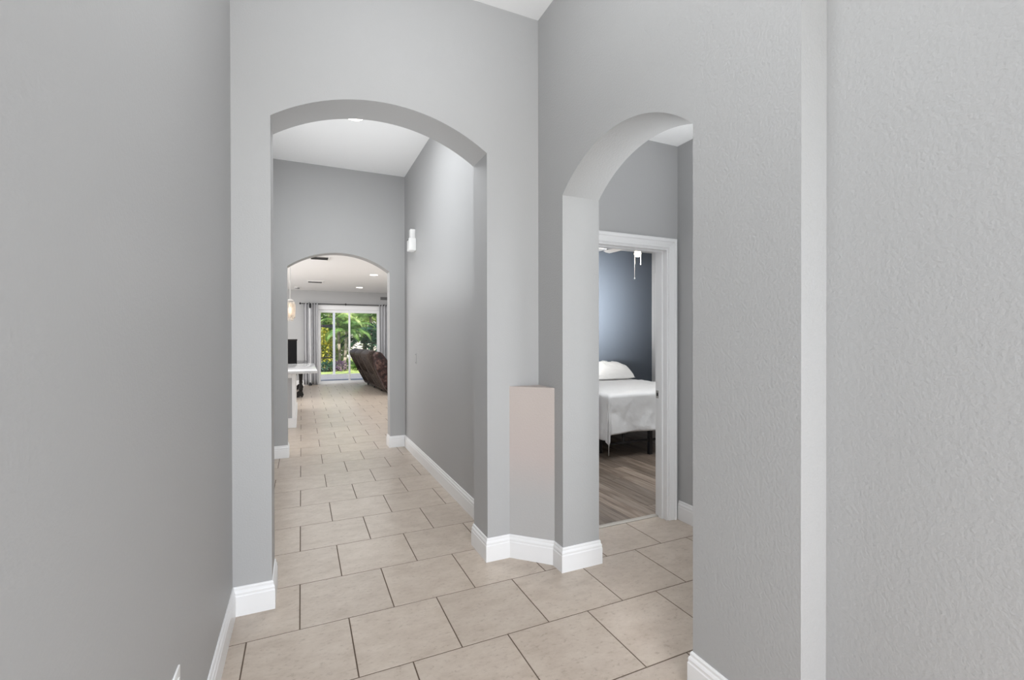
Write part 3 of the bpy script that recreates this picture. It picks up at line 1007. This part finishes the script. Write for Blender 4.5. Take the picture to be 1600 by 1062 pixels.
def bed_sheet():
    from mathutils import noise
    bm = bmesh.new()
    lx, ly = BX1 - BX0, BY1 - BY0 - 0.02
    dl, df, dr = 0.50, 0.445, 0.40
    st = 0.02
    us = [-dl + st * k for k in range(int((dl + lx + dr) / st) + 1)]
    vs2 = [-df + st * k for k in range(int((df + ly) / st) + 1)]
    grid = []
    for v in vs2:
        row = []
        for u in us:
            a = max(0.0, -u)
            c_ = max(0.0, u - lx)
            b_ = max(0.0, -v)
            x_, y_ = min(max(u, 0), lx), max(v, 0)
            side = a if a > 0 else c_
            sg = -1 if a > 0 else 1
            nx_ = ny_ = 0.0
            rr = 0.03
            wr = noise.noise(Vector((u * 3.1 + v * 2, v * 3.1, 0.4))) * 0.016 + noise.noise(Vector((u * 8 + v * 5, v * 9 - u * 4, 2.0))) * 0.008 + noise.noise(Vector((u * 19, v * 17, 5.0))) * 0.003
            if side == 0 and b_ == 0:
                z_ = BZ + 0.006 + abs(wr) * 0.9
                # rounded shoulder
                d_ = min(u, lx - u, v)
                if d_ < rr:
                    z_ -= (rr - d_) ** 2 / (2 * rr)
            else:
                if side > 0 and b_ > 0:
                    h = math.hypot(side, b_)
                    th = math.atan2(b_, side)
                    nx_, ny_ = sg * math.cos(th), -math.sin(th)
                    fl_ = 0.012 + 0.06 * h * (0.4 + 0.6 * math.sin(2 * th) ** 2)
                    fold = 0.026 * math.sin(th * 8.0) * h / 0.5
                    fl_ += fold
                elif side > 0:
                    h = side
                    nx_ = sg
                    fl_ = 0.012 + (0.018 + 0.020 * math.sin(v * 15.0 + 1.2 * math.sin(v * 5))) * h / 0.45
                else:
                    h = b_
                    ny_ = -1
                    fl_ = 0.012 + (0.020 + 0.013 * math.sin(u * 11.0 + 0.9 * math.sin(u * 4.0))) * h / 0.45
                fl_ += wr * min(1, h * 5) * 1.2
                fl_ = max(fl_, 0.008)
                z_ = BZ + 0.006 - rr / 2 - h + 0.02 * math.sin(u * 2.7 + 0.7) * (h / 0.45) * (1 if side == 0 else 0.3)
                z_ = max(z_, 0.05)
            row.append(bm.verts.new((BX0 + x_ + nx_ * fl_, BY0 + y_ + ny_ * fl_, z_)))
        grid.append(row)
    for p, q in zip(grid, grid[1:]):
        for k in range(len(us) - 1):
            bm.faces.new((p[k], p[k + 1], q[k + 1], q[k]))
    o_ = finish('bed_sheet', bm, SHEET, None, True)
    sm = o_.modifiers.new('thickness', 'SOLIDIFY')
    sm.thickness = 0.003
    sm.offset = 1
    return tag(o_, 'rumpled white bed sheet draped over the black framed bed', 'sheet')


bed_sheet()


def pillow(x0, x1, y0, y1, z0, h, label, tilt=0.0):
    from mathutils import noise
    bm = bmesh.new()
    n = 36
    cx, cy = (x0 + x1) / 2, (y0 + y1) / 2
    a, b_ = (x1 - x0) / 2, (y1 - y0) / 2
    top, bot = [], []
    for j in range(n + 1):
        rt, rb_ = [], []
        for i in range(n + 1):
            s, t = -1 + 2 * i / n, -1 + 2 * j / n
            f = max(0.0, (1 - abs(s) ** 3.6) * (1 - abs(t) ** 2.8)) ** 0.48
            pull = 1 - 0.05 * (abs(s * t)) + 0.0
            xx = cx + a * s * (0.97 - 0.04 * (1 - t * t) * abs(s) ** 4 + 0.03 * abs(s * t) ** 3) * pull
            yy = cy + b_ * t * (0.97 - 0.05 * (1 - s * s) * abs(t) ** 4)
            wv = noise.noise(Vector((s * 2.3, t * 2.3, 1.0))) * 0.026 + noise.noise(Vector((s * 6, t * 5 + s * 3, 4.0))) * 0.014
            rt.append(bm.verts.new((xx, yy, z0 + 0.03 + f * (h - 0.03 + wv * 1.4) + 0.006)))
            rb_.append(bm.verts.new((xx, yy, z0 + 0.03 - f * 0.028)))
        top.append(rt)
        bot.append(rb_)
    for j in range(n):
        for i in range(n):
            bm.faces.new((top[j][i], top[j][i + 1], top[j + 1][i + 1], top[j + 1][i]))
            bm.faces.new((bot[j][i], bot[j + 1][i], bot[j + 1][i + 1], bot[j][i + 1]))
    loop = [(0, i) for i in range(n)] + [(j, n) for j in range(n)] + [(n, n - i) for i in range(n)] + [(n - j, 0) for j in range(n)]
    for p, q in zip(loop, loop[1:] + loop[:1]):
        bm.faces.new((bot[p[0]][p[1]], bot[q[0]][q[1]], top[q[0]][q[1]], top[p[0]][p[1]]))
    o_ = finish('pillow', bm, PILLOWM, None, True)
    return tag(o_, label, 'pillow')


pillow(3.96, 4.72, 5.72, 6.26, BZ + 0.012, 0.27, 'puffy white pillow at the head of bed against blue wall')

# ------------------------------------------------------------------ ceiling fan
FX, FY, FZ = 4.08, 4.92, 2.88
e = empty('ceiling_fan', (FX, FY, FZ), 'white ceiling fan with one lit bulb above the bed', 'ceiling fan')
lathe('canopy', [(0.03, -0.06), (0.065, -0.05), (0.07, 0.0)], (0, 0, 0), TRIM, e, 24)
tube('downrod', (0, 0, -0.14), (0, 0, -0.04), 0.012, TRIM, e)
lathe('motor_housing', [(0.05, -0.27), (0.10, -0.25), (0.115, -0.20), (0.10, -0.15), (0.03, -0.13)], (0, 0, 0), TRIM, e, 28)
for q in range(5):
    a = math.radians(97 - 72 * q)
    bm = bmesh.new()
    out = [(0.17, -0.045), (0.55, -0.062), (0.60, -0.055), (0.615, 0.0), (0.60, 0.055), (0.55, 0.062), (0.17, 0.045)]
    prism_into(bm, out, 2, -0.003, 0.003)
    bl = finish('blade', bm, TRIM, e)
    bl.rotation_euler = (math.radians(10), 0, a)
    bl.location = (0, 0, -0.245)
    bm = bmesh.new()
    box_into(bm, (0.08, -0.016, 0.004), (0.24, 0.016, 0.012), 0.002, 1)
    finish('blade_iron', bm, TRIM, bl)
lathe('light_fitter', [(0.045, -0.33), (0.05, -0.29), (0.05, -0.27)], (0, 0, 0), TRIM, e, 20)
lathe('bulb', [(0.012, -0.405), (0.034, -0.395), (0.045, -0.365), (0.036, -0.335), (0.02, -0.325)], (0, 0, 0), BULBGLOW, e, 18)
for dx, dy, L in ((-0.035, 0.02, 0.37), (0.035, -0.02, 0.18)):
    ch = tube('pull_chain', (dx, dy, -0.31 - L), (dx, dy, -0.31), 0.0022, PLASTIC, e, 8)
    lathe('chain_knob', [(0.003, -0.022), (0.008, -0.015), (0.008, -0.005), (0.003, 0.0)], (dx, dy, -0.31 - L), PLASTIC, ch, 12)
lamp('fan_bulb_light', 'POINT', (FX, FY, FZ - 0.46), 9, color=(1.0, 0.84, 0.66), radius=0.05)

# ------------------------------------------------------------------ outside: lanai, lawn, planting
LAWN = mat('lawn_grass', (0.20, 0.33, 0.06), 0.9, spec=0.1)
t_, n_, b_ = add_bump(LAWN, 60, 0.8, 0.03, detail=4)
r_ = ramp(LAWN, n_.outputs['Fac'], [(0.35, (0.22, 0.30, 0.08)), (0.65, (0.40, 0.48, 0.18))])
link(LAWN, r_.outputs[0], bsdf(LAWN).inputs['Base Color'])
CONC = mat('grey_concrete', (0.15, 0.15, 0.155), 0.8)
add_bump(CONC, 40, 0.3, 0.003)
struct(box('floor_lanai', (-6, YF + 0.15, -0.12), (9, 19.75, -0.03), CONC), 'grey concrete lanai slab outside the sliding door', 'patio')
struct(box('ground', (-14, 19.75, -0.14), (18, 40, -0.06), LAWN), 'sunlit green lawn beyond the lanai', 'lawn')
# lanai roof and screen posts
POSTM = mat('grey_aluminium_post', (0.30, 0.31, 0.33), 0.5, 0.1)
for x_, w_, lab in ((1.17, 0.045, 'pale aluminium lanai post nearer the middle of sliding door'), (0.54, 0.045, 'pale aluminium lanai post nearer the left curtain'), (3.6, 0.045, 'pale aluminium lanai post beyond the sofa')):
    p_ = empty('lanai_post', (x_, 19.55, -0.03), lab, 'post')
    box('shaft', (-w_, -w_, 0), (w_, w_, 2.78), POSTM, p_, 0.004, 1)
    box('base_plate', (-w_ - 0.03, -w_ - 0.03, 0), (w_ + 0.03, w_ + 0.03, 0.012), POSTM, p_)
    if x_ < 0.6:
        box('screen_rail', (w_, -0.03, 1.85), (0.63 - w_, 0.03, 1.96), BLACKROD, p_)
        box('screen_rail', (w_, -0.02, 0.64), (0.63 - w_, 0.02, 0.68), BLACKROD, p_)
BARK = mat('grey_brown_bark', (0.36, 0.31, 0.24), 0.9)
add_bump(BARK, 24, 0.6, 0.02, stretch=(1, 1, 0.3))


def leafmat(name, c1, c2):
    m = mat(name, c1, 0.45, spec=0.4)
    t = node(m, 'ShaderNodeTexCoord')
    n = node(m, 'ShaderNodeTexNoise', Scale=5.0, Detail=3.0)
    link(m, t.outputs['Object'], n.inputs['Vector'])
    r = ramp(m, n.outputs['Fac'], [(0.35, c1), (0.65, c2)])
    link(m, r.outputs[0], bsdf(m).inputs['Base Color'])
    tr = node(m, 'ShaderNodeBsdfTranslucent')
    link(m, r.outputs[0], tr.inputs['Color'])
    mxs = node(m, 'ShaderNodeMixShader')
    mxs.inputs[0].default_value = 0.4
    out = m.node_tree.nodes['Material Output']
    link(m, bsdf(m).outputs[0], mxs.inputs[1])
    link(m, tr.outputs[0], mxs.inputs[2])
    link(m, mxs.outputs[0], out.inputs['Surface'])
    return m


G_MID = leafmat('mid_green_leaf', (0.06, 0.15, 0.03), (0.22, 0.36, 0.10))
G_DARK = leafmat('dark_blue_green_leaf', (0.018, 0.06, 0.035), (0.05, 0.13, 0.075))
G_LIGHT = leafmat('light_yellow_green_leaf', (0.28, 0.40, 0.10), (0.60, 0.68, 0.32))
G_GOLD = leafmat('golden_green_leaf', (0.26, 0.27, 0.03), (0.48, 0.44, 0.06))
G_PURP = leafmat('purple_leaf', (0.10, 0.05, 0.11), (0.24, 0.16, 0.25))


def leaf_into(bm, c, d, up, L, W):
    d = d.normalized()
    s = d.cross(up)
    if s.length < 1e-3:
        s = Vector((1, 0, 0))
    s = s.normalized() * W / 2
    droop = Vector((0, 0, -L * 0.18))
    a = bm.verts.new(c)
    b = bm.verts.new(c + d * L * 0.45 + s)
    e_ = bm.verts.new(c + d * L * 0.45 - s)
    f = bm.verts.new(c + d * L + droop)
    g = bm.verts.new(c + d * L * 0.5 + up.normalized() * W * 0.12)
    bm.faces.new((a, b, g))
    bm.faces.new((a, g, e_))
    bm.faces.new((b, f, g))
    bm.faces.new((g, f, e_))


def crown_bm(n, rx, ry, rz, L, W, rnd, shell=0.55):
    bm = bmesh.new()
    for _ in range(n):
        while True:
            p = Vector((rnd.uniform(-1, 1), rnd.uniform(-1, 1), rnd.uniform(-1, 1)))
            if shell < p.length < 1:
                break
        d = (p + Vector((rnd.uniform(-.6, .6), rnd.uniform(-.6, .6), rnd.uniform(-.5, .7))))
        q = Vector((p.x * rx, p.y * ry, p.z * rz))
        leaf_into(bm, q, d, Vector((rnd.uniform(-.4, .4), rnd.uniform(-.4, .4), 1)), L * rnd.uniform(0.6, 1.2), W * rnd.uniform(0.6, 1.2))
    return bm


def shrub(x, y, rx, ry, h, m, n, L, W, name, label, cat, seed, z0=-0.06, trunk=None):
    rnd = random.Random(seed)
    e_ = empty(name, (x, y, z0), label, cat)
    rz = h / 2 if trunk is None else (h - trunk) / 2
    zc = rz if trunk is None else trunk + rz
    f = finish('foliage', crown_bm(n, rx, ry, rz, L, W, rnd, 0.35), m, e_)
    f.location = (0, 0, zc)
    bm = bmesh.new()
    for q in range(4 if trunk is None else 1):
        a = rnd.uniform(0, 6.28)
        if trunk is None:
            tube_into(bm, (0.05 * math.cos(a), 0.05 * math.sin(a), -0.02), (rx * 0.5 * math.cos(a), ry * 0.5 * math.sin(a), h * 0.6), 0.025, 7, 0.01)
        else:
            tube_into(bm, (0, 0, -0.05), (0.1, 0, zc), 0.11, 9, 0.06)
    finish('stem' if trunk is None else 'trunk', bm, BARK, e_, True)
    return e_


def palm(x, y, h, n, L, m, label, seed, lean=0.1):
    rnd = random.Random(seed)
    e_ = empty('palm_tree', (x, y, -0.06), label, 'palm')
    bm = bmesh.new()
    pts = [Vector((lean * (k / 6) ** 2, 0, h * k / 6 - 0.04)) for k in range(7)]
    for p, q in zip(pts, pts[1:]):
        tube_into(bm, p, q, 0.075, 9, 0.065)
    finish('trunk', bm, BARK, e_, True)
    top = pts[-1]
    for q in range(n):
        a = 2 * PI * q / n + rnd.uniform(-.2, .2)
        el = rnd.uniform(0.15, 1.1)
        bm = bmesh.new()
        prev = top.copy()
        N = 14
        for k in range(N):
            s = (k + 1) / N
            ang = el - 1.9 * s * s
            d = Vector((math.cos(a) * math.cos(ang), math.sin(a) * math.cos(ang), math.sin(ang)))
            cur = prev + d * L / N
            tube_into(bm, prev, cur, 0.010 * (1.1 - s), 4, cap=False)
            side = d.cross(Vector((0, 0, 1)))
            if side.length > 1e-3:
                side.normalize()
                ll = L * 0.30 * math.sin(PI * min(1, 0.12 + 0.85 * s))
                for sg in (-1, 1):
                    for off in (0.0, 0.5):
                        c = prev.lerp(cur, off)
                        leaf_into(bm, c, side * sg + d * 0.7 + Vector((0, 0, -0.25)), Vector((0, 0, 1)), ll, 0.055)
            prev = cur
        finish('frond', bm, m, e_)
    return e_


palm(1.82, 22.6, 1.9, 12, 1.5, G_MID, 'slender palm tree with light trunk left of the sofa outside', 11, 0.12)
palm(1.64, 23.2, 2.5, 12, 1.6, G_LIGHT, 'taller palm tree behind the lanai post outside', 12, -0.1)
palm(2.75, 23.2, 1.4, 12, 1.6, G_DARK, 'dark fronded palm tree above the sofa outside', 13, 0.1)
palm(3.3, 24.4, 2.6, 14, 2.0, G_MID, 'tall palm tree at the far side of the lawn outside', 14, -0.1)
shrub(0.95, 22.6, 0.42, 0.4, 1.9, G_GOLD, 700, 0.20, 0.09, 'croton_shrub', 'golden leaved croton shrub near the left curtain outside', 'shrub', 21)
shrub(0.75, 23.4, 0.6, 0.6, 2.8, G_MID, 900, 0.24, 0.10, 'garden_shrub', 'tall green shrub behind the golden croton outside', 'shrub', 22)
shrub(1.75, 24.2, 0.5, 0.5, 1.6, G_LIGHT, 600, 0.2, 0.09, 'garden_shrub', 'yellow green shrub between the palm trunks outside', 'shrub', 23)
shrub(1.55, 21.9, 0.30, 0.3, 0.42, G_PURP, 260, 0.16, 0.06, 'garden_shrub', 'low purple leaved shrub behind the lanai post outside', 'shrub', 24)
shrub(0.95, 21.8, 0.38, 0.3, 0.38, G_DARK, 300, 0.2, 0.08, 'garden_shrub', 'low dark green shrub at lawn edge under the croton', 'shrub', 25)
shrub(2.55, 22.1, 0.42, 0.35, 0.75, G_MID, 420, 0.26, 0.08, 'garden_shrub', 'low green shrub beside the sofa outside', 'shrub', 26)
shrub(3.15, 22.5, 0.55, 0.5, 2.0, G_DARK, 800, 0.3, 0.11, 'garden_shrub', 'big blue green shrub behind the sofa outside', 'shrub', 27)
shrub(1.3, 26.5, 1.3, 1.0, 4.4, G_LIGHT, 1500, 0.34, 0.17, 'garden_tree', 'light green leafy tree behind the left palms', 'tree', 31, trunk=1.2)
shrub(3.2, 27.2, 1.5, 1.1, 5.0, G_LIGHT, 1700, 0.34, 0.17, 'garden_tree', 'light green leafy tree behind the sofa side palms', 'tree', 32, trunk=1.5)
shrub(1.0, 29.0, 2.0, 1.0, 2.6, G_DARK, 1500, 0.36, 0.18, 'garden_hedge', 'dark hedge closing off the garden behind the trees', 'hedge', 33)
shrub(5.4, 26.0, 1.6, 1.2, 4.6, G_MID, 1500, 0.34, 0.17, 'garden_tree', 'green leafy tree at the far right of the lawn', 'tree', 34, trunk=1.2)
shrub(-1.2, 25.0, 1.4, 1.2, 4.2, G_MID, 1400, 0.34, 0.17, 'garden_tree', 'green leafy tree hidden behind the left curtain', 'tree', 35, trunk=1.2)

# neighbour's pale house glimpsed between the trees
e = empty('neighbour_house', (5.0, 35.0, -0.06), 'pale house wall glimpsed between the trees beyond the garden', 'house')
box('wall', (-2.6, 0.0, 0.0), (4.0, 4.0, 3.0), mat('pale_stucco', (0.72, 0.66, 0.64), 0.85), e)
prism('roof', [(-3.0, 3.0), (4.4, 3.0), (0.7, 4.8)], 1, -0.4, 4.4, mat('brown_roof_shingle', (0.16, 0.11, 0.09), 0.9), e)
wf = box('window', (-1.2, -0.05, 1.0), (0.2, 0.02, 2.2), TRIM, e, 0.01, 1)
box('pane', (-1.12, -0.06, 1.08), (0.12, -0.05, 2.12), mat('dark_window_glass', (0.03, 0.04, 0.05), 0.05), wf)
